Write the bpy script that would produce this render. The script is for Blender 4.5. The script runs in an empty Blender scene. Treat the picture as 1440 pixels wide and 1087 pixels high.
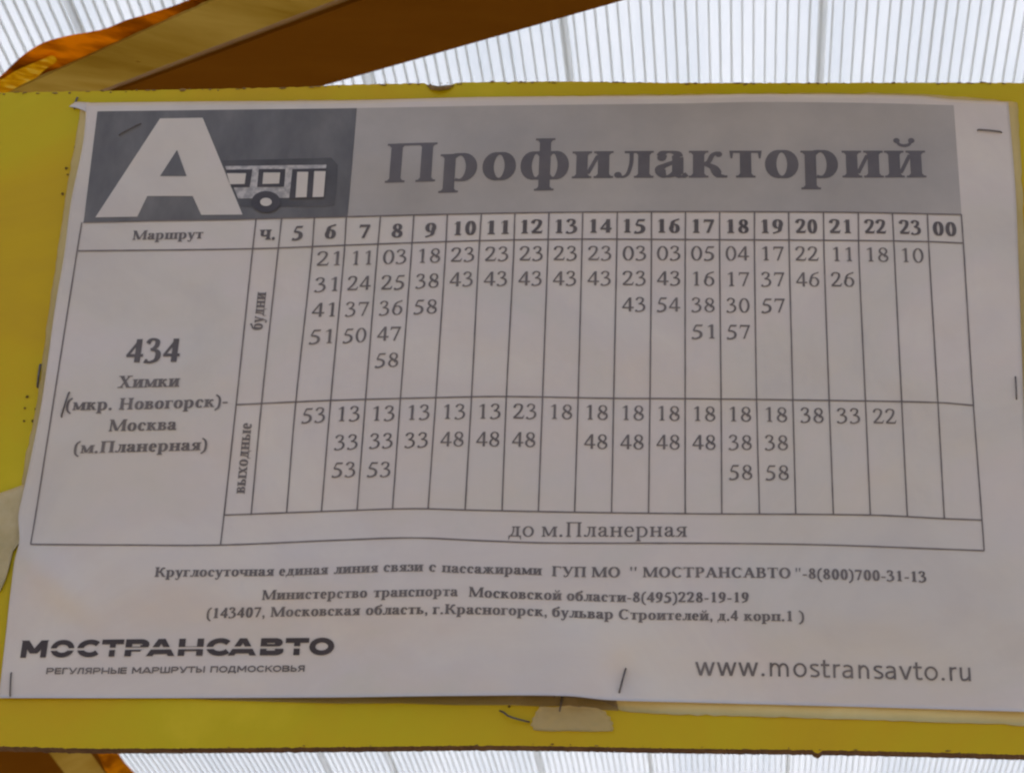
import bpy, bmesh, math, random
from mathutils import Vector, Matrix, noise
from mathutils.geometry import delaunay_2d_cdt

random.seed(7)
SC = bpy.context.scene
COL = SC.collection

# ------------------------------------------------------------------ camera
W, H = 1440.0, 1087.0
F = 3104.0                       # focal length in photo pixels (long lens, cropped frame)
PX, PY = 977.0, 543.5            # principal point: the photo is a crop, so the lens axis sits right of its centre
CAM = Vector((0.0, 0.0, 1.55))
uc = Vector((0.0, -5643.0, F)).normalized()            # world up, seen from the camera (x right, y down, z forward)
rc = Vector((1.0, -0.0043, -0.0223)).normalized()
rc = (rc - uc * rc.dot(uc)).normalized()               # along the board
fc = uc.cross(rc)                                      # into the board
def wdir(px, py):
    d = Vector(((px - PX) / F, (py - PY) / F, 1.0))
    return Vector((d.dot(rc), d.dot(fc), d.dot(uc)))
def at_depth(px, py, z):
    return CAM + wdir(px, py) * z
cam_d = bpy.data.cameras.new('camera')
cam = bpy.data.objects.new('camera', cam_d)
COL.objects.link(cam)
m = Matrix(((rc[0], -rc[1], -rc[2], CAM.x),
            (fc[0], -fc[1], -fc[2], CAM.y),
            (uc[0], -uc[1], -uc[2], CAM.z), (0, 0, 0, 1)))
cam.matrix_world = m
cam_d.sensor_width = 36.0
cam_d.lens = 36.0 * F / W
cam_d.shift_x = -(PX - W / 2) / W
cam_d.clip_start = 0.02
cam_d.clip_end = 200
cam_d.dof.use_dof = True
cam_d.dof.focus_distance = 0.69
cam_d.dof.aperture_fstop = 75
SC.camera = cam
SC.cycles.filter_width = 2.3
SC.cycles.max_bounces = 10
SC.cycles.transparent_max_bounces = 16

# ------------------------------------------------------------------ light
SUN_EL, SUN_AZ = math.radians(62), math.radians(30)    # bright overcast, the sun veiled behind the roof
w = bpy.data.worlds.new('World'); SC.world = w; w.use_nodes = True
nt = w.node_tree; bg = nt.nodes['Background']
sky = nt.nodes.new('ShaderNodeTexSky'); sky.sky_type = 'NISHITA'; sky.sun_disc = False
sky.sun_elevation = SUN_EL; sky.sun_rotation = SUN_AZ
sky.air_density = 1.0; sky.dust_density = 6.0; sky.ozone_density = 0.6
nt.links.new(sky.outputs[0], bg.inputs[0]); bg.inputs[1].default_value = 0.1
sd = bpy.data.lights.new('sun', 'SUN'); sd.energy = 1.5; sd.angle = math.radians(40); sd.color = (1.0, 0.90, 0.74)
so = bpy.data.objects.new('sun', sd); COL.objects.link(so)
sv = Vector((math.sin(SUN_AZ) * math.cos(SUN_EL), math.cos(SUN_AZ) * math.cos(SUN_EL), math.sin(SUN_EL)))
so.rotation_euler = sv.to_track_quat('Z', 'Y').to_euler()
so.location = (0, 2, 6)
SC.view_settings.view_transform = 'Standard'
SC.view_settings.look = 'None'
SC.view_settings.gamma = 1.0
SC.view_settings.exposure = 1.22

# ------------------------------------------------------------------ materials
def newmat(name):
    mt = bpy.data.materials.new(name); mt.use_nodes = True
    return mt, mt.node_tree, mt.node_tree.nodes['Principled BSDF']
def mottled(name, cols, scale=20, rough=0.6, bump=0.0, bscale=200, detail=6, spec=0.3, stretch=(1, 1, 1), dist=0.0, bdist=0.001):
    mt, n, b = newmat(name)
    tc = n.nodes.new('ShaderNodeTexCoord'); mp = n.nodes.new('ShaderNodeMapping')
    mp.inputs['Scale'].default_value = stretch
    n.links.new(tc.outputs['Object'], mp.inputs[0])
    nz = n.nodes.new('ShaderNodeTexNoise'); nz.inputs['Scale'].default_value = scale
    nz.inputs['Detail'].default_value = detail; nz.inputs['Distortion'].default_value = dist
    nz.inputs['Roughness'].default_value = 0.6
    n.links.new(mp.outputs[0], nz.inputs['Vector'])
    cr = n.nodes.new('ShaderNodeValToRGB')
    els = cr.color_ramp.elements
    while len(els) < len(cols): els.new(0.5)
    for i, (p, c) in enumerate(cols):
        els[i].position = p; els[i].color = (*c, 1)
    n.links.new(nz.outputs['Fac'], cr.inputs[0]); n.links.new(cr.outputs[0], b.inputs['Base Color'])
    b.inputs['Roughness'].default_value = rough; b.inputs['Specular IOR Level'].default_value = spec
    if bump:
        nb = n.nodes.new('ShaderNodeTexNoise'); nb.inputs['Scale'].default_value = bscale; nb.inputs['Detail'].default_value = 5
        n.links.new(mp.outputs[0], nb.inputs['Vector'])
        bp = n.nodes.new('ShaderNodeBump'); bp.inputs['Strength'].default_value = bump; bp.inputs['Distance'].default_value = bdist
        n.links.new(nb.outputs['Fac'], bp.inputs['Height']); n.links.new(bp.outputs[0], b.inputs['Normal'])
    return mt
M = {}
M['paper'] = mottled('paper', [(0.30, (.63, .565, .515)), (0.45, (.68, .615, .55)), (0.55, (.70, .62, .57)), (0.72, (.75, .68, .61))], 11, .42, .35, 13, spec=.3, dist=1.2, bdist=.010)
M['ink'] = mottled('toner', [(0.3, (.11, .092, .09)), (0.7, (.15, .13, .125))], 90, .5)
M['ink_soft'] = mottled('toner_faded', [(0.3, (.14, .12, .115)), (0.7, (.22, .19, .18))], 120, .5)
M['rule'] = mottled('toner_rule', [(0.3, (.15, .125, .12)), (0.7, (.22, .185, .175))], 60, .5)
M['title'] = mottled('toner_title', [(0.3, (.125, .112, .117)), (0.7, (.165, .148, .153))], 70, .5)
M['grey_print'] = mottled('toner_mid_grey', [(0.3, (.39, .355, .33)), (0.5, (.44, .40, .37)), (0.72, (.50, .455, .42))], 30, .45, detail=12)
M['dark_print'] = mottled('toner_dark_grey', [(0.25, (.12, .113, .115)), (0.5, (.165, .157, .156)), (0.75, (.22, .208, .203))], 60, .45, detail=12, stretch=(1.6, 1, .7))
M['bus_body'] = mottled('toner_speckled', [(0.40, (.36, .34, .34)), (0.62, (.58, .54, .52))], 520, .5, detail=2)
M['bus_dark'] = mottled('toner_bus_dark', [(0.3, (.065, .058, .064)), (0.7, (.10, .09, .096))], 90, .5)
M['bus_shade'] = mottled('toner_bus_shade', [(0.3, (.085, .08, .083)), (0.7, (.135, .127, .13))], 70, .5)
M['ink_dark'] = mottled('toner_black', [(0.3, (.058, .045, .045)), (0.7, (.085, .066, .064))], 90, .5)
M['yellow'] = mottled('yellow_paint', [(0.27, (.54, .33, .012)), (0.42, (.62, .41, .006)), (0.57, (.60, .47, .006)), (0.72, (.74, .56, .02))], 8, .42, .4, 160, detail=9, spec=.22, dist=.6, bdist=.0004)
M['raw_edge'] = mottled('raw_plywood_edge', [(0.3, (.07, .028, .01)), (0.7, (.16, .08, .025))], 160, .85, .6, 400)
M['chip'] = mottled('splintered_wood', [(0.3, (.10, .05, .012)), (0.7, (.35, .22, .07))], 260, .8, .6, 500)
M['hole'] = mottled('rust_hole', [(0.3, (.08, .045, .006)), (0.7, (.20, .12, .014))], 500, .8)
M['old_paper'] = mottled('yellowed_paper', [(0.3, (.74, .57, .22)), (0.7, (.85, .68, .31))], 40, .55, .2, 150)
M['tape'] = mottled('dull_tape', [(0.3, (.60, .47, .22)), (0.7, (.70, .56, .32))], 60, .4, .2, 150)
_n = M['tape'].node_tree; _b = _n.nodes['Principled BSDF']; _b.inputs['Alpha'].default_value = .62
M['scrap'] = mottled('dirty_scrap_paper', [(0.3, (.42, .34, .16)), (0.5, (.54, .44, .24)), (0.7, (.62, .52, .32))], 70, .6, .4, 200)
M['staple'] = mottled('staple_steel', [(0.3, (.09, .075, .07)), (0.7, (.2, .18, .17))], 400, .5)
M['staple'].node_tree.nodes['Principled BSDF'].inputs['Metallic'].default_value = .6
M['brown_edge'] = mottled('ochre_paint_on_corner', [(0.3, (.22, .10, .01)), (0.7, (.28, .15, .02))], 9, .5, .1, 30, spec=0.05)  # corner tone between the shaded underside and the lit side, painted in
M['brown'] = mottled('ochre_brown_gloss_paint', [(0.3, (.15, .054, .004)), (0.7, (.18, .068, .006))], 9, .6, .1, 30, spec=0.0)  # beam paint with the underside's shade put into the colour
M['tan'] = mottled('faded_ochre_paint', [(0.30, (.24, .135, .012)), (0.45, (.36, .235, .035)), (0.62, (.48, .34, .075)), (0.78, (.38, .24, .03))], 6, .6, .15, 40, dist=.4, spec=.0)  # same beam paint, brightness of its lit side put into the colour

def translucent(name, cols, scale, fac=.6, rough=.3, gl=.08, stretch=(1, 1, 1), bump=0):
    mt = mottled(name, cols, scale, rough, bump, 90, stretch=stretch)
    n = mt.node_tree; b = n.nodes['Principled BSDF']; out = n.nodes['Material Output']
    tr = n.nodes.new('ShaderNodeBsdfTranslucent'); mx = n.nodes.new('ShaderNodeMixShader'); mx.inputs[0].default_value = fac
    cr = [x for x in n.nodes if x.type == 'VALTORGB'][0]
    n.links.new(cr.outputs[0], tr.inputs[0]); n.links.new(b.outputs[0], mx.inputs[1]); n.links.new(tr.outputs[0], mx.inputs[2])
    n.links.new(mx.outputs[0], out.inputs[0])
    return mt
M['film'] = translucent('orange_film', [(0.38, (.30, .085, .002)), (0.5, (.62, .20, .002)), (0.62, (.95, .40, .005))], 14, .5, .3, stretch=(1, 1, 1), bump=.25)
M['film'].node_tree.nodes['Principled BSDF'].inputs['Specular IOR Level'].default_value = .0
M['film_yellow'] = translucent('yellow_film', [(0.40, (.70, .30, .004)), (0.55, (.95, .56, .01)), (0.66, (.98, .75, .12))], 70, .22, .35, bump=.5)
M['film_yellow'].node_tree.nodes['Principled BSDF'].inputs['Specular IOR Level'].default_value = .0
M['skin'] = translucent('opal_polycarbonate', [(0.3, (.63, .675, .73)), (0.7, (.70, .735, .78))], 5, .85, .4, stretch=(3, .4, 1))
M['rib'] = translucent('polycarbonate_web', [(0.3, (.80, .83, .85)), (0.7, (.88, .91, .93))], 5, .75, .5)
M['joint'] = translucent('dirty_polycarbonate_channel', [(0.3, (.88, .90, .91)), (0.7, (.97, .98, .98))], 30, .8, .5, stretch=(8, 1, 1))
mt, n, b = newmat('clear_polycarbonate_skin'); M['clear'] = mt
tp = n.nodes.new('ShaderNodeBsdfTransparent'); tp.inputs[0].default_value = (.95, .955, .96, 1)
gl = n.nodes.new('ShaderNodeBsdfGlossy'); gl.inputs['Roughness'].default_value = .15
mx = n.nodes.new('ShaderNodeMixShader'); mx.inputs[0].default_value = .04
n.links.new(tp.outputs[0], mx.inputs[1]); n.links.new(gl.outputs[0], mx.inputs[2]); n.links.new(mx.outputs[0], n.nodes['Material Output'].inputs[0])

# ------------------------------------------------------------------ object helpers
def mesh_obj(name, verts, faces, mat, parent=None, smooth=False, mats=None, midx=None):
    me = bpy.data.meshes.new(name)
    me.from_pydata([tuple(v) for v in verts], [], faces)
    for q in (mats or [mat]): me.materials.append(M[q])
    if midx: me.polygons.foreach_set('material_index', midx)
    if smooth: me.polygons.foreach_set('use_smooth', [True] * len(me.polygons))
    me.validate(); me.update()
    o = bpy.data.objects.new(name, me); COL.objects.link(o)
    if parent: o.parent = parent
    return o
def tag(o, label=None, cat=None, group=None, kind=None):
    for k, v in (('label', label), ('category', cat), ('group', group), ('kind', kind)):
        if v: o[k] = v
    return o
def thing(name, label, cat, group=None):
    o = bpy.data.objects.new(name, None); COL.objects.link(o); o.empty_display_size = .02
    return tag(o, label, cat, group)
def lerp(a, b, t): return a + (b - a) * t
def pl(pts, x):
    """piecewise-linear interpolation with smoothing between measured points (x, y)"""
    if x <= pts[0][0]:
        (x0, y0), (x1, y1) = pts[0], pts[1]; return y0 + (y1 - y0) * (x - x0) / (x1 - x0)
    if x >= pts[-1][0]:
        (x0, y0), (x1, y1) = pts[-2], pts[-1]; return y0 + (y1 - y0) * (x - x0) / (x1 - x0)
    for i in range(len(pts) - 1):
        if pts[i][0] <= x <= pts[i + 1][0]:
            p0 = pts[max(i - 1, 0)]; p1 = pts[i]; p2 = pts[i + 1]; p3 = pts[min(i + 2, len(pts) - 1)]
            h = p2[0] - p1[0]; t = (x - p1[0]) / h
            m1 = (p2[1] - p0[1]) / max(p2[0] - p0[0], 1e-6) * h; m2 = (p3[1] - p1[1]) / max(p3[0] - p1[0], 1e-6) * h
            return (2*t**3 - 3*t*t + 1) * p1[1] + (t**3 - 2*t*t + t) * m1 + (-2*t**3 + 3*t*t) * p2[1] + (t**3 - t*t) * m2

def cdt(pts, edges, faces, mode, eps):
    """union of the given faces as triangles (counters and gaps stay open)"""
    ff = []
    for q in faces:
        ar = sum(pts[q[i]].x * pts[q[(i+1) % len(q)]].y - pts[q[(i+1) % len(q)]].x * pts[q[i]].y for i in range(len(q)))
        ff.append(q if ar > 0 else q[::-1])
    faces = ff
    v, _, f, _, _, of = delaunay_2d_cdt(pts, edges, faces, 0, eps)
    return v, [t for t, o in zip(f, of) if o]

# ------------------------------------------------------------------ added bounce surface, out of view
M['ground'] = mottled('pale_paving', [(0.3, (.23, .195, .15)), (0.7, (.30, .26, .20))], 3, .9, .3, 60)  # out of view; added and warm-tinted to bounce light onto the sheet
gm = bpy.data.meshes.new('ground'); gm.from_pydata([(-60, -60, 0), (60, -60, 0), (60, 60, 0), (-60, 60, 0)], [], [(0, 1, 2, 3)]); gm.materials.append(M['ground'])
go = bpy.data.objects.new('ground', gm); COL.objects.link(go); go['kind'] = 'structure'

# ------------------------------------------------------------------ the board plane
YB = (wdir(720, 543.5) * 0.665).y
def onboard(px, py, h=0.0):
    d = wdir(px, py)
    return CAM + d * ((YB - h) / d.y)
def g2(x, y, cx, cy, sx, sy, rot=0):
    c, s = math.cos(rot), math.sin(rot); dx, dy = x - cx, y - cy
    u, v = dx * c + dy * s, -dx * s + dy * c
    return math.exp(-(u / sx) ** 2 - (v / sy) ** 2)
def hp(px, py):
    """relief of the paper above the board, metres"""
    h = .0016
    h += .0008 * math.sin(px / 165 + .8) * math.sin(py / 260 + .4)
    h += .00035 * math.sin(px / 410 - py / 330 + 1.2)
    h += .0034 * g2(px, py, 800, 965, 60, 75, .25)
    h += .0012 * g2(px, py, 640, 985, 200, 55)
    h += .0016 * g2(px, py, 60, 800, 110, 26, .72)
    h += .0010 * g2(px, py, 1180, 150, 230, 34)
    h += .0014 * g2(px, py, 380, 300, 60, 240, .15)
    h += .0012 * g2(px, py, 570, 620, 55, 260, .1)
    h += .0024 * g2(px, py, 400, 822, 330, 62, .03)
    h += .0022 * g2(px, py, 1150, 860, 240, 75, -.06)
    h += .0016 * g2(px, py, 200, 560, 150, 90, -.3)
    h += .0014 * g2(px, py, 1290, 470, 90, 210, .25)
    h += .0012 * g2(px, py, 840, 480, 240, 60, .08)
    h += .0010 * g2(px, py, 700, 220, 330, 45, -.03)
    h -= .0016 * g2(px, py, 875, 958, 26, 30)
    h += .0005 * noise.noise(Vector((px / 85, py / 70, 0))) + .00015 * noise.noise(Vector((px / 26, py / 26, 3)))
    return max(h, .0010)
def onpaper(px, py, layer=0):
    return onboard(px, py, hp(px, py) + layer * .0001)

# ---- notice board: yellow painted plywood panel, 4 mm thick
TOP = [(-300, 138), (0, 131), (167, 128), (417, 123), (480, 120), (620, 117), (780, 115), (960, 117), (1440, 117), (1760, 121)]
BOT = [(-300, 1046), (0, 1049), (133, 1052), (480, 1050), (700, 1048), (960, 1052), (1194, 1055), (1440, 1061), (1760, 1070)]
board = thing('notice_board', 'yellow painted plywood board with rough brown edges carrying the timetable sheet', 'notice board')
def build_board():
    out = []
    x = -300.0
    while x < 1760:
        y = pl(TOP, x) + 1.1 * noise.noise(Vector((x / 9, 3, 0))) + .7 * noise.noise(Vector((x / 2.5, 8, 0)))
        if 598 < x < 640: y += 5.0 * math.sin((x - 598) / 42 * math.pi) ** .6
        out.append((x, y)); x += 3
    x = 1760.0
    while x > -300:
        y = pl(BOT, x) + 1.0 * noise.noise(Vector((x / 11, 31, 0))) + .8 * noise.noise(Vector((x / 3, 18, 0)))
        if 1143 < x < 1156: y += 4.5 * math.sin((x - 1143) / 13 * math.pi) ** .7
        out.append((x, y)); x -= 3
    n = len(out)
    c2, tri = cdt([Vector(p) for p in out], [], [list(range(n))], 1, 1e-4)
    fr = [onboard(*p) for p in out]
    vs = [onboard(p.x, p.y) for p in c2]
    k = len(vs)
    vs2 = fr + [v + Vector((0, .0042, 0)) for v in fr]
    faces = [list(f) for f in tri]; mi = [0] * len(faces)
    for i in range(n):
        j = (i + 1) % n
        faces.append([k + i, k + j, k + n + j, k + n + i]); mi.append(1)
    faces.append([k + n + i for i in range(n)]); mi.append(1)
    mesh_obj('panel', vs + vs2, faces, None, board, mats=['yellow', 'raw_edge'], midx=mi)
    # splinter where the top edge is broken
    v, f = [], []
    P = [(599, 120, .0), (606, 126.5, .0004), (618, 127.5, .0012), (630, 126, .0006), (640, 120, .0), (628, 120, -.0008), (616, 121.5, -.0004), (606, 119.5, -.0006), (619, 124, .0018)]
    for a in P: v.append(onboard(a[0], a[1], a[2] + .0003))
    for i in range(8): f.append([i, (i + 1) % 8, 8])
    mesh_obj('splinter', v, f, 'chip', board)
    for hx, hy, r in ((107, 207, 2.6), (106, 219, 1.8), (93, 237, 2.0), (95, 246, 1.4), (88, 273, 1.9), (38, 558, 1.9), (35, 574, 1.5), (50, 575, 1.3), (34, 592, 1.7), (46, 592, 1.9), (716, 993, 2.0)):
        v = [onboard(hx, hy, -.0002 + .0004)]
        for q in range(10):
            rr = r * random.uniform(.75, 1.25)
            v.append(onboard(hx + rr * 1.2 * math.cos(q * math.tau / 10), hy + rr * math.sin(q * math.tau / 10), .0003))
        mesh_obj('staple_hole', v, [[0, 1 + q, 1 + (q + 1) % 10] for q in range(10)], 'hole', board)
build_board()
ev, ef = [], []
for q in range(150):
    top_ = q % 5 != 0
    x = random.uniform(-250, 1700); y = pl(TOP, x) + random.uniform(-.5, 2.2) if top_ else pl(BOT, x) - random.uniform(-.4, 3.0)
    rx, ry = random.uniform(1, 7) * random.random() ** .5, random.uniform(.6, 1.6); k = len(ev)
    ev.append(onboard(x, y, .0005))
    for a in range(7):
        rr = random.uniform(.6, 1.2); ev.append(onboard(x + rx * rr * math.cos(a * math.tau / 7), y + ry * rr * math.sin(a * math.tau / 7), .00015))
    for a in range(7): ef.append([k, k + 1 + a, k + 1 + (a + 1) % 7])
tag(mesh_obj('edge_wear', ev, ef, 'chip', board), kind='stuff')

# ------------------------------------------------------------------ paper sheets
P_TOP = [(122, 145), (300, 143), (480, 142), (680, 137), (960, 135), (1060, 133), (1293, 135), (1343, 140), (1423, 144)]
P_BOT = [(-2, 981), (240, 981), (480, 980), (640, 978), (794, 978), (857, 984), (960, 987), (1227, 994), (1462, 1001)]
P_LEFT = [(145, 122), (200, 117), (283, 100), (360, 90), (429, 78), (509, 67), (575, 57), (645, 43), (695, 32), (724, 26), (761, 27), (791, 20), (921, 5), (981, -2)]
P_RIGHT = [(144, 1418), (267, 1428), (362, 1432), (500, 1437), (720, 1446), (1001, 1462)]
def sheet(name, top, bot, left, right, hfun, mat, parent, nx=240, ny=140, rag=0.0):
    v = []
    y00, y10 = left[0][0], right[0][0]; y01, y11 = left[-1][0], right[-1][0]
    for j in range(ny + 1):
        t = j / ny
        L = (pl(left, lerp(y00, y01, t)), lerp(y00, y01, t)); R = (pl(right, lerp(y10, y11, t)), lerp(y10, y11, t))
        for i in range(nx + 1):
            s = i / nx
            xt = lerp(top[0][0], top[-1][0], s); xb = lerp(bot[0][0], bot[-1][0], s)
            T = (xt, pl(top, xt)); B = (xb, pl(bot, xb))
            q = []
            for a in (0, 1):
                c00 = (top[0][0], top[0][1])[a]; c10 = (top[-1][0], top[-1][1])[a]
                c01 = (bot[0][0], bot[0][1])[a]; c11 = (bot[-1][0], bot[-1][1])[a]
                q.append(lerp(T[a], B[a], t) + lerp(L[a], R[a], s) - ((1-s)*(1-t)*c00 + s*(1-t)*c10 + (1-s)*t*c01 + s*t*c11))
            if rag and (i in (0, nx) or j in (0, ny)):
                q[0] += rag * noise.noise(Vector((q[1] / 7, q[0] / 7, 2))); q[1] += rag * noise.noise(Vector((q[0] / 7, q[1] / 7, 9)))
            v.append(onboard(q[0], q[1], hfun(q[0], q[1])))
    f = [[j*(nx+1)+i, j*(nx+1)+i+1, (j+1)*(nx+1)+i+1, (j+1)*(nx+1)+i] for j in range(ny) for i in range(nx)]
    k = len(v); nr = nx + 1                                   # real thickness: back layer and edge strip
    v += [p + Vector((0, .00012, 0)) for p in v]
    f += [[a + k for a in reversed(q)] for q in f[:nx*ny]]
    ring = list(range(nx)) + [j*nr+nx for j in range(ny)] + [ny*nr+i for i in range(nx, 0, -1)] + [j*nr for j in range(ny, 0, -1)]
    for a, b in zip(ring, ring[1:] + ring[:1]): f.append([a, b, b + k, a + k])
    return mesh_obj(name, v, f, mat, parent, smooth=True)
sheet_t = thing('timetable_sheet', 'large white bus timetable sheet stapled to the yellow board, titled Профилакторий', 'timetable')
sheet('paper', P_TOP, P_BOT, P_LEFT, P_RIGHT, hp, 'paper', sheet_t)

# older yellowed sheet peeking out underneath
def hu(x, y): return .00035 + .0001 * noise.noise(Vector((x / 40, y / 40, 5)))
under = thing('old_sheet', 'yellowed older sheet under the timetable, its edge showing as a pale strip at lower right', 'paper sheet')
U_TOP = [(119, 147), (480, 141), (960, 133), (1293, 133), (1431, 144)]
U_BOT = [(40, 960), (480, 965), (840, 984), (880, 999), (960, 1004), (1200, 1011), (1470, 1021)]
U_LEFT = [(147, 115), (283, 92), (429, 70), (560, 53), (645, 36), (700, 30), (960, 40)]
U_RIGHT = [(144, 1431), (300, 1439), (600, 1446), (1021, 1470)]
sheet('paper', U_TOP, U_BOT, U_LEFT, U_RIGHT, hu, 'old_paper', under, 120, 80, rag=2.0)

M['dirty_film'] = mottled('dirty_clear_film', [(0.3, (.20, .14, .07)), (0.7, (.32, .24, .15))], 50, .5, .2, 150)  # see-through brown that stands for shade under the lifted sheet
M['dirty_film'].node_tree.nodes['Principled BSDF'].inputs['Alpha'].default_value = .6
# ------------------------------------------------------------------ flat shapes printed or stuck on a surface
def poly_piece(name, loops, mat, parent, place, maxlen=14.0, thick=0.0):
    """fill outline(s), cut long triangles so that the piece follows the paper, place through place(px,py)"""
    pts, fc_ = [], []
    for lp in loops:
        k = len(pts); pts += [Vector(p) for p in lp]; fc_.append(list(range(k, k + len(lp))))
    c2, tri = cdt(pts, [], fc_, 1, 1e-5)
    bm = bmesh.new(); vv = [bm.verts.new((p.x, p.y, 0)) for p in c2]
    for f in tri:
        try: bm.faces.new([vv[i] for i in f])
        except ValueError: pass
    for _ in range(6):
        es = [e for e in bm.edges if e.calc_length() > maxlen]
        if not es: break
        bmesh.ops.subdivide_edges(bm, edges=es, cuts=1)
        bmesh.ops.triangulate(bm, faces=[f for f in bm.faces if len(f.verts) > 3])
    bm.verts.ensure_lookup_table(); bm.verts.index_update()
    v = [place(p.co.x, p.co.y) for p in bm.verts]
    f = [[q.index for q in fa.verts] for fa in bm.faces]
    if thick:
        k = len(v)
        be = [(e.verts[0].index, e.verts[1].index) for e in bm.edges if len(e.link_faces) == 1]
        v += [p + Vector((0, thick, 0)) for p in v]
        f += [[a, b, b + k, a + k] for a, b in be]
    bm.free()
    return mesh_obj(name, v, f, mat, parent, smooth=True)
def lay(n): return lambda x, y: onpaper(x, y, n)

# header panels
hd_bot = [(117, 313), (200, 311), (320, 309), (396, 307), (489, 305), (629, 301.5), (772, 299), (916, 298), (1061, 298), (1207, 299), (1352, 302)]
hd_top = [(137, 157), (300, 155), (502, 152.5), (700, 149), (960, 146), (1060, 144), (1200, 145), (1341, 148.5)]
def band(x0t, x1t, x0b, x1b, n=40):
    a = [(lerp(x0t, x1t, i / n), pl(hd_top, lerp(x0t, x1t, i / n))) for i in range(n + 1)]
    b = [(lerp(x0b, x1b, i / n), pl(hd_bot, lerp(x0b, x1b, i / n))) for i in range(n + 1)]
    return a + b[::-1]
poly_piece('logo_panel', [band(137, 502, 117.5, 489)], 'dark_print', sheet_t, lay(1))
poly_piece('title_panel', [band(502.4, 1341, 489.4, 1352)], 'grey_print', sheet_t, lay(1))
# large A: two convex-free outlines without the hole
A_poly = [[(225, 167), (285, 166), (341, 302), (283, 302.5), (271, 276), (207, 276), (193, 305), (134, 306)]]
A_hole = [(249, 211), (262.5, 248), (225, 248)]
poly_piece('letter_mark', A_poly, 'paper', sheet_t, lay(2))
poly_piece('letter_counter', [A_hole], 'dark_print', sheet_t, lay(3))
# bus pictogram
def ellp(cx, cy, rx, ry, n=28, sk=0): return [(cx + rx * math.cos(a * math.tau / n), cy + ry * math.sin(a * math.tau / n)) for a in range(n)]
bus = bpy.data.objects.new('bus_pictogram', None); COL.objects.link(bus); bus.parent = sheet_t
poly_piece('outline', [[(312, 226), (440, 223), (466, 222), (475, 232), (473, 270), (470, 289), (455, 291), (338, 291), (333, 279)]], 'bus_shade', bus, lay(2))
poly_piece('body', [[(316.5, 234), (459, 232), (458.5, 239), (411, 239), (407, 278.5), (335, 279.5)]], 'bus_body', bus, lay(3))
poly_piece('window_frame', [[(317.5, 239), (355, 238.5), (351, 263.5), (325.5, 264)]], 'bus_dark', bus, lay(4))
poly_piece('window_pane', [[(319, 244), (346, 244), (344, 259), (323.5, 259.5)]], 'paper', bus, lay(5))
poly_piece('window_frame', [[(364, 238), (401.5, 238), (399.5, 263), (361.5, 263.5)]], 'bus_dark', bus, lay(4))
poly_piece('window_pane', [[(370.5, 243), (394, 243), (392.5, 258.5), (369, 259)]], 'paper', bus, lay(5))
poly_piece('door_frame', [[(411.5, 238), (458.5, 237), (456, 279), (406.5, 280)]], 'bus_dark', bus, lay(4))
poly_piece('door_pane', [[(418, 242), (433.5, 242), (431, 277.5), (415.5, 278)]], 'paper', bus, lay(5))
poly_piece('door_pane', [[(442, 241), (458, 241), (455, 277), (439.5, 277.5)]], 'paper', bus, lay(5))
poly_piece('wheel', [ellp(374, 284, 20.5, 15)], 'bus_dark', bus, lay(5))
poly_piece('wheel_hub', [ellp(374, 284.3, 8.2, 5.8)], 'paper', bus, lay(6))

# ------------------------------------------------------------------ table grid
VX = [  # each vertical rule: (y, x) points
 [(313, 115), (362, 107), (724, 50), (765, 43)],
 [(308, 360), (362, 354), (569, 332), (724, 315), (766, 310)],
 [(308, 396), (362, 390), (565, 368), (724, 353)],
 [(306, 442), (362, 438), (565, 416), (720, 403)],
 [(305, 487), (362, 483.5), (563, 465), (719, 452)],
 [(304, 535), (362, 530), (562, 514), (717, 502)],
 [(303, 582), (362, 578), (561, 563), (715, 552)],
 [(302, 629), (362, 626), (559, 613), (715, 602)],
 [(300, 677), (362, 673), (559, 663), (717, 654)],
 [(300, 724), (362, 722), (558, 712), (718, 706)],
 [(300, 772), (362, 770), (558, 763), (719, 757)],
 [(299, 819.5), (362, 818), (559, 813), (720, 808)],
 [(299, 868), (362, 867), (560, 863), (720, 860)],
 [(298, 916), (362, 916), (560, 914), (721, 912)],
 [(298, 964), (362, 963.5), (560, 963.5), (722, 963.5)],
 [(298, 1012), (362, 1012), (561, 1014), (722, 1015)],
 [(298, 1061), (362, 1061), (561, 1064), (722, 1068)],
 [(298, 1109), (362, 1110), (562, 1115), (723, 1119)],
 [(299, 1158), (362, 1159), (563, 1166), (723, 1172)],
 [(299, 1207), (362, 1208), (563, 1217), (724, 1224)],
 [(300, 1255), (362, 1258), (564, 1268), (726, 1276)],
 [(300, 1304), (362, 1307), (565, 1319), (729, 1328)],
 [(302, 1352), (362, 1356), (570, 1369), (731, 1381), (774, 1384)]]
HY = [
 hd_bot,
 [(110, 353), (356, 350), (487, 345), (626, 340), (723, 337.5), (820, 336.5), (963, 337), (1208, 338.5), (1306, 340), (1354, 342)],
 [(332, 569), (465, 563), (613, 559), (712, 557.5), (860, 560), (963, 560.5), (1166, 563), (1319, 566), (1370, 570)],
 [(315, 724), (452, 719), (580, 715), (660, 717), (808, 720), (963, 722), (1224, 724), (1328, 729), (1381, 731)],
 [(43, 765), (170, 766), (310, 766), (480, 759), (580, 756), (680, 760), (767, 763), (960, 763.5), (1147, 765.5), (1384, 774)]]
gv, gf = [], []
def strip(pts, wd, vert, layer=2):
    k = len(gv)
    for i, p in enumerate(pts):
        ww = wd * (1 + .22 * noise.noise(Vector((p[0] / 17, p[1] / 17, 4))))
        a, b = ((p[0] - ww / 2, p[1]), (p[0] + ww / 2, p[1])) if vert else ((p[0], p[1] - ww / 2), (p[0], p[1] + ww / 2))
        gv.append(onpaper(*a, layer + (.3 if vert else 0))); gv.append(onpaper(*b, layer + (.3 if vert else 0)))
        if i: q = k + 2 * i; gf.append([q - 2, q, q + 1, q - 1])
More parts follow.
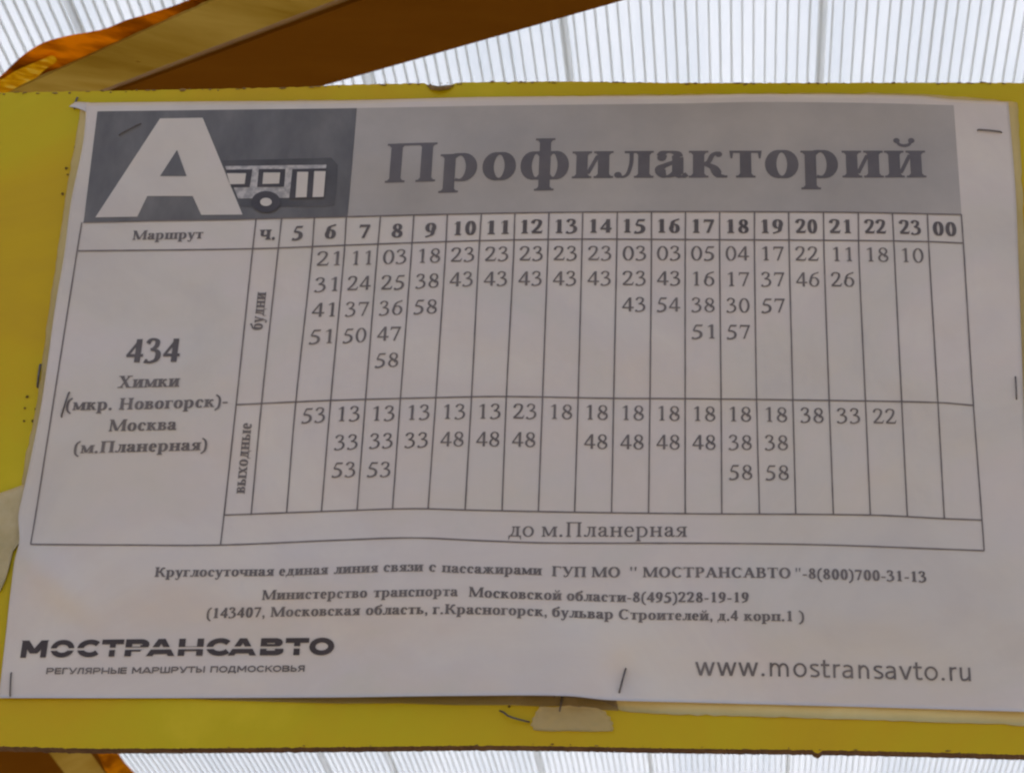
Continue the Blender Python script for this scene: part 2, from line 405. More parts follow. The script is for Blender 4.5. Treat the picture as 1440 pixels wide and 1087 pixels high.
for vx in VX:
    y0, y1 = vx[0][0], vx[-1][0]; n = int((y1 - y0) / 7)
    gv, gf = [], []
    strip([(pl(vx, lerp(y0, y1, i / n)), lerp(y0, y1, i / n)) for i in range(n + 1)], 1.9, True)
    mesh_obj('vertical_rule', gv, gf, 'rule', sheet_t)
for hy in HY:
    x0, x1 = hy[0][0], hy[-1][0]; n = int((x1 - x0) / 7)
    gv, gf = [], []
    strip([(lerp(x0, x1, i / n), pl(hy, lerp(x0, x1, i / n))) for i in range(n + 1)], 1.9, False)
    mesh_obj('horizontal_rule', gv, gf, 'rule', sheet_t)

# ------------------------------------------------------------------ lettering
XH, CAP, ASC = .455, .66, .685
class Pen:
    """draws glyph strokes as convex faces in em units; T thick stroke, t hairline, sf serif reach (0 = sans)"""
    def __init__(s, T, t, sf): s.T, s.t, s.sf = T, t, sf; s.F = []
    def poly(s, *p): s.F.append(list(p))
    def rect(s, x0, y0, x1, y1): s.poly((x0, y0), (x1, y0), (x1, y1), (x0, y1))
    def serif(s, x, y, d, w=None, l=True, r=True):
        if not s.sf: return
        w = (w or s.T) / 2; th = max(s.t * .9, .03); a = x - w - (s.sf if l else 0); b = x + w + (s.sf if r else 0)
        s.rect(a, min(y, y + d * th), b, max(y, y + d * th))
        p = [(a + (s.sf * .45 if l else 0), y + d * th * .9), (b - (s.sf * .45 if r else 0), y + d * th * .9), (x + w, y + d * (th + .035)), (x - w, y + d * (th + .035))]
        s.poly(*(p if d > 0 else p[::-1]))
    def stem(s, x, y0, y1, b='lr', t='lr', w=None):
        ww = w or s.T
        s.rect(x - ww / 2, y0, x + ww / 2, y1)
        if b: s.serif(x, y0, 1, ww, 'l' in b, 'r' in b)
        if t: s.serif(x, y1, -1, ww, 'l' in t, 'r' in t)
    def bar(s, x0, x1, y, w=None):
        w = (w or s.t) / 2; s.rect(x0, y - w, x1, y + w)
    def diag(s, x0, y0, x1, y1, w):
        """slanted stroke, w measured horizontally"""
        if y0 > y1: x0, y0, x1, y1 = x1, y1, x0, y0
        s.poly((x0 - w / 2, y0), (x0 + w / 2, y0), (x1 + w / 2, y1), (x1 - w / 2, y1))
    def cv(s, pts, T=None, t=None, n=7, pw=1.5):
        T = T or s.T; t = t or s.t; P = [Vector(p) for p in pts]; out = []
        for i in range(len(P) - 1):
            a = P[i - 1] if i else P[0] * 2 - P[1]; b, c = P[i], P[i + 1]; d = P[i + 2] if i + 2 < len(P) else P[-1] * 2 - P[-2]
            for k in range(n):
                u = k / n
                out.append(.5 * ((2 * b) + (c - a) * u + (2*a - 5*b + 4*c - d) * u*u + (3*b - a - 3*c + d) * u**3))
        out.append(P[-1]); s.path(out, T, t, pw)
    def path(s, out, T, t, pw=1.5):
        L, R = [], []; ring = (out[0] - out[-1]).length < 1e-5
        for i, p in enumerate(out):
            if ring and i in (0, len(out) - 1): tg = out[1] - out[-2]
            else: tg = out[min(i + 1, len(out) - 1)] - out[max(i - 1, 0)]
            tg.normalize()
            w = t + (T - t) * abs(tg.y) ** pw; nr = Vector((-tg.y, tg.x))
            L.append(p + nr * w / 2); R.append(p - nr * w / 2)
        for i in range(len(out) - 1): s.poly(tuple(R[i]), tuple(R[i+1]), tuple(L[i+1]), tuple(L[i]))
    def arc(s, cx, cy, rx, ry, a0, a1, T=None, t=None):
        T = T or s.T; t = t or s.t; n = max(5, int(abs(a1 - a0) / 13))
        rx -= T / 2; ry -= t / 2
        s.path([Vector((cx + rx * math.cos(math.radians(lerp(a0, a1, i/n))), cy + ry * math.sin(math.radians(lerp(a0, a1, i/n))))) for i in range(n + 1)], T, t)
    def dot(s, x, y, r, ry=None):
        ry = ry or r; s.F.append([(x + r * math.cos(a * math.tau / 10), y + ry * math.sin(a * math.tau / 10)) for a in range(10)])

def serif_glyph(ch, T, t):
    p = Pen(T, t, .055); c = ch; e = .5 * T; adv = .5; hl = t * 1.5
    def wing(x, y, d=-1, r=.075):      # hanging triangle at the end of a top bar
        p.poly((x - .028, y), (x - .01, y - r), (x + .012, y - r), (x + .028, y))
    if c in 'иінйпцш':
        xs = (.14, .43) if c != 'ш' else (.14, .405, .67)
        for x in xs: p.stem(x, 0, XH)
        adv = .57 if c != 'ш' else .81
        if c == 'н': p.bar(.14, .43, XH * .52, t * 1.2)
        if c in 'ий': p.diag(.14 + e, .07, .43 - e, XH - .07, hl)
        if c == 'п': p.bar(.14, .43, XH - t * .5)
        if c == 'ш': p.bar(.14, .67, t * .5)
        if c == 'й':
            p.cv([(.19, .62), (.22, .56), (.285, .54), (.35, .56), (.38, .62)], .04, .05); p.dot(.185, .625, .03 + T * .1); p.dot(.385, .625, .03 + T * .1)
    elif c == 'л':
        p.stem(.40, 0, XH); p.bar(.14, .40, XH - t * .5, t); p.cv([(.235, XH - .02), (.23, .25), (.19, .08), (.13, .02), (.06, .03)], t * 1.4, t); p.dot(.055, .05, .035 + T * .12); adv = .53
    elif c == 'д':
        p.stem(.38, 0, XH, b=''); p.bar(.16, .38, XH - t * .5, t); p.cv([(.22, XH - .02), (.215, .25), (.17, .1), (.10, .02)], t * 1.4, t)
        p.rect(.03, 0, .52, t * 1.1); p.poly((.03, -.15), (.05, -.15), (.09, .01), (.03, .01)); p.poly((.50, -.15), (.52, -.15), (.52, .01), (.46, .01)); adv = .55
    elif c == 'т':
        p.stem(.235, 0, XH, t=''); p.rect(.03, XH - t, .44, XH); wing(.045, XH, r=.13); wing(.425, XH, r=.13); adv = .47
    elif c == 'г':
        p.stem(.14, 0, XH, t='l'); p.rect(.14, XH - t, .39, XH); wing(.375, XH, r=.14); adv = .42
    elif c == 'а':
        p.cv([(.10, .35), (.14, .42), (.22, XH - t / 2), (.30, .41), (.325, .34)]); p.dot(.11, .34, .035 + T * .18)
        p.rect(.325 - e, .06, .325 + e, .345); p.cv([(.325, .10), (.345, .035), (.39, .02), (.45, .06)], T * .8, t)
        p.cv([(.32, .28), (.20, .23), (.105, .17), (.10, .09), (.16, .025), (.24, .04), (.32, .10)]); adv = .47
    elif c in 'ос':
        if c == 'о': p.arc(.25, XH / 2, .225, XH / 2 + .01, 0, 360); adv = .5
        else: p.arc(.24, XH / 2, .21, XH / 2 + .01, 48, 318); p.dot(.365, XH * .76, .03 + T * .2); adv = .45
    elif c == 'е':
        p.arc(.235, XH / 2, .205, XH / 2 + .01, -42, -300); p.arc(.235, XH / 2 + .01, .185, XH / 2, 60, 2, T * .85); p.bar(.08, .40, .245, t); adv = .45
    elif c == 'р':
        p.stem(.135, -.2, XH, t='l'); p.arc(.27, XH / 2, .235, XH / 2 + .01, -110, 125); adv = .55
    elif c == 'ф':
        p.stem(.36, -.2, ASC); p.arc(.245, XH / 2, .21, XH / 2 + .01, 55, 305); p.arc(.475, XH / 2, .21, XH / 2 + .01, -125, 125); adv = .72
    elif c == 'б':
        p.arc(.25, .22, .22, .235, 0, 360); p.cv([(.085, .20), (.09, .42), (.16, .52), (.27, .56), (.37, .60), (.40, .67)], T * .85, t * 1.4); adv = .5
    elif c in 'вьыя':
        if c == 'я':
            p.stem(.36, 0, XH); p.arc(.25, .335, .195, .12, 90, 270, T * .9); p.bar(.24, .36, XH - t / 2); p.bar(.24, .36, .225, t)
            p.cv([(.26, .22), (.19, .10), (.13, .02)], T * .75, T * .5); p.bar(.02, .14, t / 2); adv = .49
        else:
            p.stem(.135, 0, XH); p.bar(.135, .27, t / 2, t); p.bar(.135, .27, .25, t); p.arc(.25, .127, .20, .13, -90, 90, T * .95)
            adv = .48
            if c == 'в': p.bar(.135, .26, XH - t / 2, t); p.arc(.24, .35, .175, .11, -90, 90, T * .85)
            if c == 'ы': p.stem(.60, 0, XH); adv = .74
    elif c == 'з':
        p.cv([(.08, .36), (.13, .43), (.21, XH - t / 2), (.29, .41), (.30, .33), (.25, .26), (.17, .24)]); p.cv([(.17, .24), (.29, .22), (.335, .13), (.28, .04), (.18, t / 2), (.09, .03), (.06, .09)]); p.dot(.085, .35, .045); p.dot(.075, .09, .045); adv = .4
    elif c == 'ж':
        p.stem(.375, 0, XH)
        for sx in (1, -1):
            f = lambda x: .375 + sx * (x - .375)
            p.cv([(f(.39), .23), (f(.50), .27), (f(.56), .38), (f(.63), .42)], t * 1.6, t * 1.3); p.dot(f(.64), .395, .04)
            p.cv([(f(.44), .25), (f(.56), .16), (f(.63), .04), (f(.70), .02)], T * .8, t); p.bar(min(f(.60), f(.74)), max(f(.60), f(.74)), t / 2)
        adv = .76
    elif c == 'к':
        p.stem(.135, 0, XH); p.cv([(.15, .22), (.26, .26), (.32, .38), (.39, .42)], t * 1.8, t * 1.4); p.dot(.405, .395, .03 + T * .12)
        p.cv([(.21, .245), (.33, .17), (.40, .05), (.47, .02)], T * .95, t); p.bar(.37, .52, t / 2); adv = .53
    elif c == 'у':
        p.diag(.10, XH, .265, .0, T); p.diag(.40, XH, .22, -.10, t * 1.5); p.cv([(.235, -.06), (.19, -.16), (.12, -.19), (.07, -.16)], t * 1.2, t); p.dot(.075, -.145, .03 + T * .12)
        p.bar(.0, .22, XH - t / 2); p.bar(.32, .48, XH - t / 2); adv = .48
    elif c == 'х':
        p.diag(.11, XH, .38, 0, T); p.diag(.39, XH, .10, 0, t * 1.5)
        for x, y in ((.11, XH - t/2), (.39, XH - t/2), (.09, t/2), (.39, t/2)): p.bar(x - .09, x + .10, y)
        adv = .5
    elif c == 'ч':
        p.stem(.41, 0, XH); p.stem(.12, .28, XH, b=''); p.cv([(.12, .30), (.135, .21), (.22, .175), (.32, .19), (.41, .23)], T, t * 1.3); adv = .54
    elif c == 'м':
        p.stem(.11, 0, XH, w=t * 1.3, t='l'); p.stem(.545, 0, XH, t='r'); p.diag(.13, XH, .31, .03, T * .95); p.diag(.31, .03, .51, XH, t * 1.4); adv = .67
    # capitals
    elif c in 'ПНМ':
        if c == 'М':
            p.stem(.13, 0, CAP, w=t * 1.4, t='l'); p.stem(.76, 0, CAP, t='r'); p.diag(.155, CAP, .43, .02, T * 1.05); p.diag(.43, .02, .73, CAP, t * 1.4); adv = .91
        else:
            p.stem(.17, 0, CAP); p.stem(.58, 0, CAP); p.bar(.17, .58, CAP - t / 2 if c == 'П' else CAP * .5, t * 1.1); adv = .76
    elif c == 'Г': p.stem(.17, 0, CAP); p.rect(.17, CAP - t, .54, CAP); wing(.52, CAP, r=.17); adv = .59
    elif c == 'Т': p.stem(.32, 0, CAP, t=''); p.rect(.03, CAP - t, .61, CAP); wing(.05, CAP, r=.18); wing(.59, CAP, r=.18); adv = .65
    elif c == 'О': p.arc(.36, CAP / 2, .33, CAP / 2 + .012, 0, 360, T * 1.05); adv = .73
    elif c == 'С': p.arc(.36, CAP / 2, .33, CAP / 2 + .012, 45, 318, T * 1.05); p.poly((.60, .44), (.625, .44), (.625, .66), (.60, .60)); adv = .68
    elif c == 'Р': p.stem(.17, 0, CAP); p.bar(.17, .34, CAP - t / 2); p.bar(.17, .34, .30, t); p.arc(.33, .475, .23, .19, -90, 90); adv = .61
    elif c == 'В':
        p.stem(.17, 0, CAP); p.bar(.17, .34, CAP - t / 2); p.bar(.17, .36, .345, t); p.bar(.17, .36, t / 2); p.arc(.33, .50, .22, .163, -90, 90); p.arc(.35, .18, .25, .18, -90, 90); adv = .66
    elif c == 'А': p.diag(.34, CAP, .58, 0, T * 1.1); p.diag(.34, CAP, .10, 0, t * 1.5); p.bar(.17, .48, .22, t); p.bar(.01, .20, t / 2); p.bar(.45, .70, t / 2); adv = .71
    elif c == 'К':
        p.stem(.17, 0, CAP); p.cv([(.18, .32), (.36, .37), (.45, .55), (.56, .61)], t * 2, t * 1.5); p.dot(.58, .58, .035 + T * .12); p.cv([(.27, .355), (.44, .25), (.54, .08), (.64, .02)], T * 1.05, t); p.bar(.50, .70, t / 2); adv = .70
    elif c == 'У':
        p.diag(.14, CAP, .37, .2, T * 1.05); p.diag(.59, CAP, .32, .04, t * 1.5); p.cv([(.34, .09), (.28, .02), (.2, 0), (.15, .04)], t * 1.3, t); p.dot(.15, .06, .045); p.bar(.02, .28, CAP - t/2); p.bar(.5, .68, CAP - t/2); adv = .68
    elif c == 'Х':
        p.diag(.17, CAP, .55, 0, T * 1.1); p.diag(.56, CAP, .15, 0, t * 1.5)
        for x, y in ((.17, CAP - t/2), (.56, CAP - t/2), (.15, t/2), (.56, t/2)): p.bar(x - .13, x + .14, y)
        adv = .72
    # figures
    elif c == '0': p.arc(.25, .33, .215, .345, 0, 360); adv = .5
    elif c == '1': p.stem(.26, 0, .672, t=''); p.poly((.10, .56), (.11, .545), (.27, .60), (.26 + e, .672), (.22, .66)); adv = .5
    elif c == '2':
        p.cv([(.06, .50), (.10, .61), (.20, .66), (.33, .62), (.355, .50), (.29, .33), (.17, .17), (.06, .05)], T * .95, t * 1.2, pw=1.2); p.rect(.04, 0, .42, T * .55 + .02); p.poly((.38, .05), (.42, .0), (.465, .16), (.44, .16)); adv = .5
    elif c == '3':
        p.cv([(.07, .54), (.12, .63), (.21, .665), (.32, .61), (.32, .49), (.25, .40), (.16, .36)], T * .85, t * 1.2); p.cv([(.18, .365), (.33, .32), (.385, .21), (.34, .07), (.20, .0), (.09, .01), (.05, .05)], T * .95, t * 1.3); p.dot(.075, .045, .03 + T * .12); adv = .5
    elif c == '4':
        p.rect(.33 - e, 0, .33 + e, .67); p.diag(.33 + e - .06, .66, .05, .20, t * 1.7); p.rect(.025, .155, .475, .155 + t * 1.2 + T * .15); adv = .5
    elif c == '5':
        p.poly((.15, .56), (.40, .56), (.445, .665), (.17, .665)) if T > .12 else p.poly((.16, .59), (.40, .59), (.435, .665), (.18, .665))
        p.diag(.185, .64, .095, .38, t * 1.4); p.cv([(.10, .37), (.22, .37), (.33, .31), (.37, .20), (.33, .07), (.20, .0), (.09, .0), (.05, .03)], T * 1.1, t * 1.8); p.dot(.07, .035, .03 + T * .1); adv = .5
    elif c == '6':
        p.arc(.255, .215, .21, .225, 0, 360); p.cv([(.07 + e, .22), (.10 + e * .8, .42), (.22, .57), (.44, .67)], T * .95, t * 1.0); adv = .5
    elif c == '9':
        p.arc(.245, .45, .21, .225, 0, 360); p.cv([(.43 - e, .44), (.40 - e * .8, .24), (.28, .09), (.06, -.01)], T * .95, t * 1.0); adv = .5
    elif c == '7':
        p.rect(.05, .665 - T * .6 - .02, .44, .665); p.poly((.035, .50), (.06, .50), (.10, .62), (.06, .66)); p.diag(.40, .62, .20, 0, T * .72); adv = .5
    elif c == '8':
        p.arc(.25, .50, .175, .172, 0, 360, T * .85, t * 1.1); p.arc(.25, .175, .205, .188, 0, 360, T * .9, t * 1.2); p.diag(.15, .46, .34, .22, T * .9); adv = .5
    elif c == '.': p.dot(.12, .045, .035 + T * .28); adv = .25
    elif c == ',': p.dot(.12, .05, .03 + T * .27); p.cv([(.15, .04), (.15, -.05), (.08, -.12)], T * .4, t); adv = .25
    elif c == '-': p.rect(.04, .19, .29, .19 + .04 + T * .25); adv = .333
    elif c == '(': p.cv([(.30, .69), (.14, .53), (.095, .25), (.14, -.03), (.30, -.19)], T * .75, t); adv = .333
    elif c == ')': p.cv([(.03, .69), (.19, .53), (.235, .25), (.19, -.03), (.03, -.19)], T * .75, t); adv = .333
    elif c == '"':
        for x in (.14, .33): p.poly((x - .02, .42), (x + .02, .42), (x + .045, .67), (x - .045, .67))
        adv = .46
    elif c == ' ': adv = .25
    return p.F, adv

def sans_glyph(ch, T, t):
    """wide geometric capitals and humanist lower case; T = t gives an even line"""
    p = Pen(T, t, 0); e = T / 2; c = ch; adv = .6; X = .48; D = T * 1.12
    if c == 'w':
        for a, b, d in ((.03, .17, 0), (.31, .17, 1), (.31, .45, 0), (.59, .45, 1)): p.diag(a + e * .6, X, b + e * .6, 0, D)
        adv = .70
    elif c == 'v': p.diag(.05, X, .22, 0, D); p.diag(.39, X, .22, 0, D); adv = .45
    elif c in 'mnr':
        p.rect(.08, 0, .08 + T, X)
        if c == 'r': p.cv([(.08 + e, .30), (.15, .41), (.23, X - e), (.31, X - e * .8)]); adv = .34
        else:
            w = .27
            for k in range(2 if c == 'm' else 1):
                x = .08 + e + k * w; p.cv([(x, .30), (x + .06, .41), (x + .14, X - e), (x + .22, X - .08), (x + w, .30)]); p.rect(x + w - e, 0, x + w + e, .31)
            adv = .80 if c == 'm' else .52
    elif c == 'u':
        p.rect(.38 - e, 0, .38 + e, X); p.rect(.11 - e, .15, .11 + e, X); p.cv([(.11, .16), (.14, .06), (.21, e), (.30, .07), (.38, .16)]); adv = .52
    elif c == 'o': p.arc(.26, X / 2, .22, X / 2 + .01, 0, 360); adv = .53
    elif c == 's': p.cv([(.33, X - .06), (.22, X - e), (.11, X - .06), (.10, .33), (.20, .255), (.31, .19), (.32, .09), (.22, e), (.07, .05)]); adv = .39
    elif c == 't': p.rect(.13 - e, .12, .13 + e, .62); p.rect(.02, X - T, .30, X); p.cv([(.13, .13), (.15, .05), (.22, e), (.31, .05)]); adv = .335
    elif c == 'a':
        p.cv([(.08, X - .07), (.19, X - e), (.31, X - .07), (.345, .32)]); p.rect(.345 - e, 0, .345 + e, .33); p.cv([(.345, .27), (.18, .25), (.085, .20), (.08, .09), (.17, e), (.27, .06), (.345, .13)]); adv = .48
    elif c == '.': p.dot(.11, .05, .055); adv = .25
    elif c == ' ': adv = .3
    else:
        h = CAP
        if c in 'МНПШ':
            wd = {'М': .92, 'Н': .80, 'П': .76, 'Ш': 1.0}[c]; p.rect(.05, 0, .05 + T, h); p.rect(.05 + wd - T, 0, .05 + wd, h); adv = wd + .12
            if c == 'М': p.diag(.05 + e, h, .05 + wd / 2, .16, D * 1.15); p.diag(.05 + wd - e, h, .05 + wd / 2, .16, D * 1.15)
            if c == 'Н': p.bar(.06, .04 + wd, h / 2 - .06, t)
            if c == 'П': p.bar(.06, .04 + wd, h - t / 2)
            if c == 'Ш': p.bar(.06, .04 + wd, t / 2); p.rect(.05 + wd / 2 - e, 0, .05 + wd / 2 + e, h)
        elif c == 'О': p.arc(.47, h / 2, .43, h / 2 + .01, 0, 360); adv = .94
        elif c == 'С': p.arc(.46, h / 2, .42, h / 2 + .01, 38, 322); adv = .86
        elif c == 'Т': p.rect(.03, h - t, .83, h); p.rect(.43 - e, 0, .43 + e, h); adv = .86
        elif c == 'А': p.diag(.50, h, .08, 0, D * 1.1); p.diag(.52, h, .94, 0, D * 1.1); p.bar(.22, .80, .17, t); adv = 1.0
        elif c in 'РВ':
            p.rect(.05, 0, .05 + T, h); p.bar(.06, .55, h - t / 2); p.bar(.06, .55, .28 if c == 'Р' else .34, t)
            if c == 'Р': p.arc(.53, .45, .28, .21, -90, 90)
            else: p.arc(.52, .49, .26, .17, -90, 90); p.bar(.06, .55, t / 2); p.arc(.54, .18, .29, .18, -90, 90)
            adv = .86
        elif c == 'Е':
            p.rect(.05, 0, .05 + T, h)
            for y in (t / 2, h / 2, h - t / 2): p.bar(.06, .68, y)
            adv = .75
        elif c == 'Г': p.rect(.05, 0, .05 + T, h); p.bar(.06, .62, h - t / 2); adv = .66
        elif c == 'У': p.diag(.08, h, .42, .2, D); p.diag(.80, h, .40, 0, D); p.bar(.2, .42, t / 2); adv = .85
        elif c in 'ЛД':
            p.rect(.72 - T, 0, .72, h); p.bar(.28, .72, h - t / 2); p.diag(.30, h, .14, 0, D); adv = .80
            if c == 'Д': p.bar(.02, .84, t / 2); p.rect(.02, -.13, .02 + T, .05); p.rect(.84 - T, -.13, .84, .05); adv = .90
        elif c in 'ЬЫ':
            p.rect(.05, 0, .05 + T, h); p.bar(.06, .45, t / 2); p.bar(.06, .45, .36); p.arc(.44, .19, .24, .19, -90, 90); adv = .74
            if c == 'Ы': p.rect(.80, 0, .80 + T, h); adv = .98
        elif c == 'Я': p.rect(.72 - T, 0, .72, h); p.bar(.3, .70, h - t / 2); p.bar(.3, .70, .28); p.arc(.32, .46, .26, .20, 90, 270); p.diag(.36, .28, .10, 0, D * 1.1); adv = .80
        elif c == 'К': p.rect(.05, 0, .05 + T, h); p.diag(.70, h, .22, .30, D * 1.2); p.diag(.34, .38, .72, 0, D * 1.2); adv = .78
    return p.F, adv

def clip(face, lo=None, hi=None):
    def half(P, f):
        out = []
        for i, a in enumerate(P):
            b = P[(i + 1) % len(P)]; fa, fb = f(a), f(b)
            if fa >= 0: out.append(a)
            if (fa > 0 > fb) or (fa < 0 < fb):
                k = fa / (fa - fb); out.append((lerp(a[0], b[0], k), lerp(a[1], b[1], k)))
        return out
    if lo is not None: face = half(face, lambda q: q[1] - lo)
    if hi is not None and face: face = half(face, lambda q: hi - q[1])
    return face if len(face) > 2 else None
def hull(P):
    P = sorted(set((round(a, 5), round(b, 5)) for a, b in P))
    if len(P) < 3: return P
    def half_(Q):
        o_ = []
        for q in Q:
            while len(o_) > 1 and (o_[-1][0]-o_[-2][0])*(q[1]-o_[-2][1]) - (o_[-1][1]-o_[-2][1])*(q[0]-o_[-2][0]) <= 1e-9: o_.pop()
            o_.append(q)
        return o_
    return half_(P)[:-1] + half_(P[::-1])[:-1]
_cache = {}
def glyph(fn, ch, T, t, cut=None):
    key = (fn.__name__, ch, T, t, cut)
    if key in _cache: return _cache[key]
    faces, adv = fn(ch, T, t)
    if cut:
        ff = []
        for f in faces:
            for a in (clip(f, hi=cut[0]), clip(f, lo=cut[1])):
                if a: ff.append(a)
        faces = ff
    pts, fi = [], []
    for f in faces:
        f = hull(f)
        if len(f) < 3: continue
        ar = sum(f[i][0] * f[(i+1) % len(f)][1] - f[(i+1) % len(f)][0] * f[i][1] for i in range(len(f)))
        if abs(ar) < 1e-7: continue
        if ar < 0: f = f[::-1]
        k = len(pts); pts += [Vector(p) for p in f]; fi.append(list(range(k, k + len(f))))
    if pts:
        c2, tri = cdt(pts, [], fi, 1, 1e-5)
        xs = [q.x for q in c2]
        res = ([(q.x, q.y) for q in c2], [list(a) for a in tri], adv, min(xs), max(xs))
    else: res = ([], [], adv, 0, adv)
    _cache[key] = res
    return res
VPX, VPY = 977.0, -5100.0
BOLD, REG = (.158, .052), (.093, .040)
def text(name, s, x0, x1, base, em, wt=BOLD, fn=serif_glyph, mat='ink', layer=2, vertical=False, track=0.0, parent=None, cuts=None):
    """set s so that its ink runs from x0 to x1 (photo px); base: baseline points (x,y); em: em height in px.
    vertical: x0,x1 are y positions, base gives (y,x), the text climbs the sheet"""
    gl = [glyph(fn, c, wt[0], wt[1], cuts if (cuts and 0 < i < len(s) - 1) else None) for i, c in enumerate(s)]
    pos, x = [], 0.0
    for g_ in gl: pos.append(x); x += g_[2] + track
    a = pos[0] + gl[0][3]; b = pos[-1] + gl[-1][4]
    k = (x1 - x0) / (b - a)
    v, f = [], []
    for g_, q in zip(gl, pos):
        n0 = len(v)
        for (gx, gy) in g_[0]:
            u = x0 + (q + gx - a) * k
            if vertical:
                bx = pl(base, u); p = (bx - gy * em, u - gy * em * .03)
            else:
                by = pl(base, u); dx = (VPX - u) / (by - VPY); p = (u + dx * gy * em, by - gy * em)
            v.append(p)
        f += [[i + n0 for i in t_] for t_ in g_[1]]
    if em > 30:
        bm = bmesh.new(); vv = [bm.verts.new((p[0], p[1], 0)) for p in v]
        for q in f:
            try: bm.faces.new([vv[i] for i in q])
            except ValueError: pass
        for _ in range(4):
            es = [e for e in bm.edges if e.calc_length() > 9]
            if not es: break
            bmesh.ops.subdivide_edges(bm, edges=es, cuts=1)
            bmesh.ops.triangulate(bm, faces=[q for q in bm.faces if len(q.verts) > 3])
        bm.verts.ensure_lookup_table(); bm.verts.index_update()
        v = [(q.co.x, q.co.y) for q in bm.verts]; f = [[a.index for a in q.verts] for q in bm.faces]; bm.free()
    v = [onpaper(p[0], p[1], layer) for p in v]
    return mesh_obj(name, v, f, mat, parent or sheet_t)

# title
text('title_lettering', 'Профилакторий', 541, 1303, [(541, 257.5), (700, 253), (880, 250.5), (1277, 250)], 83, (.152, .038), mat='title')
# header row
text('column_heading', 'Маршрут', 186, 285, [(186, 337.5), (285, 335.5)], 19.5, mat='ink_soft')
text('column_heading', 'ч.', 364, 386.5, [(364, 337.5), (387, 337)], 31, mat='ink')
HB = [(417, 337), (464, 335.5), (512, 335), (558, 334), (605, 333), (654, 330.5), (700, 329.5), (747, 328.5), (845, 327.5), (941, 327.5), (1037, 328), (1134, 328), (1231, 328.5), (1280, 329.5), (1329, 331.5)]
for s, cx in zip('5 6 7 8 9 10 11 12 13 14 15 16 17 18 19 20 21 22 23 00'.split(), (417.5, 464, 512, 558, 605, 653.5, 700, 747.5, 796, 844.5, 892, 940.5, 989, 1037.5, 1086, 1134, 1181.5, 1231, 1280, 1329)):
    wd = 15.5 if len(s) == 1 else (33 if s == '00' else 31)
    text('hour_heading', s, cx - wd / 2, cx + wd / 2, HB, 28.5, mat='ink')
# departure times
def colx(i, y):          # centre of hour column i (5..24) at height y
    a, b = VX[i - 3], VX[i - 2]
    return (pl(a, y) + pl(b, y)) / 2
WK = {6: '21 31 41 51', 7: '11 24 37 50', 8: '03 25 36 47 58', 9: '18 38 58', 10: '23 43', 11: '23 43', 12: '23 43', 13: '23 43', 14: '23 43', 15: '03 23 43', 16: '03 43 54', 17: '05 16 38 51', 18: '04 17 30 57', 19: '17 37 57', 20: '22 46', 21: '11 26', 22: '18', 23: '10'}
WKB = [[(460, 373.5), (510, 372.5), (555, 371), (602, 369.5), (650, 368), (745, 366.5), (940, 366), (1090, 366.5), (1235, 368), (1283, 369)],
       [(457, 410), (503, 408), (552, 407), (598, 405), (647, 402.5), (745, 401.5), (845, 401.3), (940, 401.3), (1037, 402.5), (1185, 403)],
       [(453, 445.5), (500, 444.5), (548, 443), (597, 441), (890, 438), (940, 438), (1037, 439.3), (1087, 439.5)],
       [(450, 483), (497, 481.5), (545, 479), (988, 476), (1038, 476.5)],
       [(543, 516), (600, 514)]]
def num(s, cx, base, em=29.3):
    wd = 33.0 if s[0] != '1' else 30.5
    if s == '11': wd = 27
    cx += 1.0 if s[0] == '1' else 0
    text('departure_time', s, cx - wd / 2, cx + wd / 2, base, em, REG, mat='ink_soft')
for h_, ss in WK.items():
    for k, s in enumerate(ss.split()):
        y = (363, 397, 434, 471, 507)[k]; num(s, colx(h_ - 0, y) + .5, WKB[k])
WE = {5: '53', 6: '13 33 53', 7: '13 33 53', 8: '13 33', 9: '13 48', 10: '13 48', 11: '23 48', 12: '18', 13: '18 48', 14: '18 48', 15: '18 48', 16: '18 48', 17: '18 38 58', 18: '18 38 58', 19: '38', 20: '33', 21: '22'}
WEB = [[(440, 594), (488, 592), (536, 591.5), (585, 590), (636, 589), (734, 588.5), (840, 590), (988, 592), (1090, 593), (1140, 594), (1244, 595.5)],
       [(483, 632), (533, 630), (583, 629), (633, 627.5), (734, 628), (838, 631), (988, 632), (1092, 632.5)],
       [(481, 670.5), (530, 670), (1040, 674), (1092, 674.5)]]
for h_, ss in WE.items():
    for k, s in enumerate(ss.split()):
        y = (582, 620, 662)[k]
        num(s, colx(h_ + 1, y) + 1, WEB[k], 30.5)
# route cell
text('route_number', '434', 175.5, 251.5, [(175, 509.8), (252, 508.6)], 48.5, mat='ink')
text('route_destination', 'Химки', 165, 252, [(165, 545.5), (252, 543.6)], 25.5, mat='ink_soft')
text('route_destination', '(мкр. Новогорск)-', 92, 319.5, [(92, 577), (200, 575.3), (320, 571.5)], 24.5, mat='ink_soft')
text('route_destination', 'Москва', 152.5, 248, [(152, 606.5), (248, 604.3)], 25, mat='ink_soft')
text('route_destination', '(м.Планерная)', 103, 290.5, [(103, 637.5), (291, 632.8)], 24.5, mat='ink_soft')
text('row_heading', 'будни', 464, 411, [(405, 375), (411, 374.5), (464, 368.5)], 26, mat='ink_soft', vertical=True)
text('row_heading', 'выходные', 694, 595, [(590, 354.5), (595, 354), (694, 344)], 25, mat='ink_soft', vertical=True)
text('direction_line', 'до м.Планерная', 715, 966, [(715, 754), (800, 754.5), (966, 754.5)], 31, REG, mat='ink_soft')
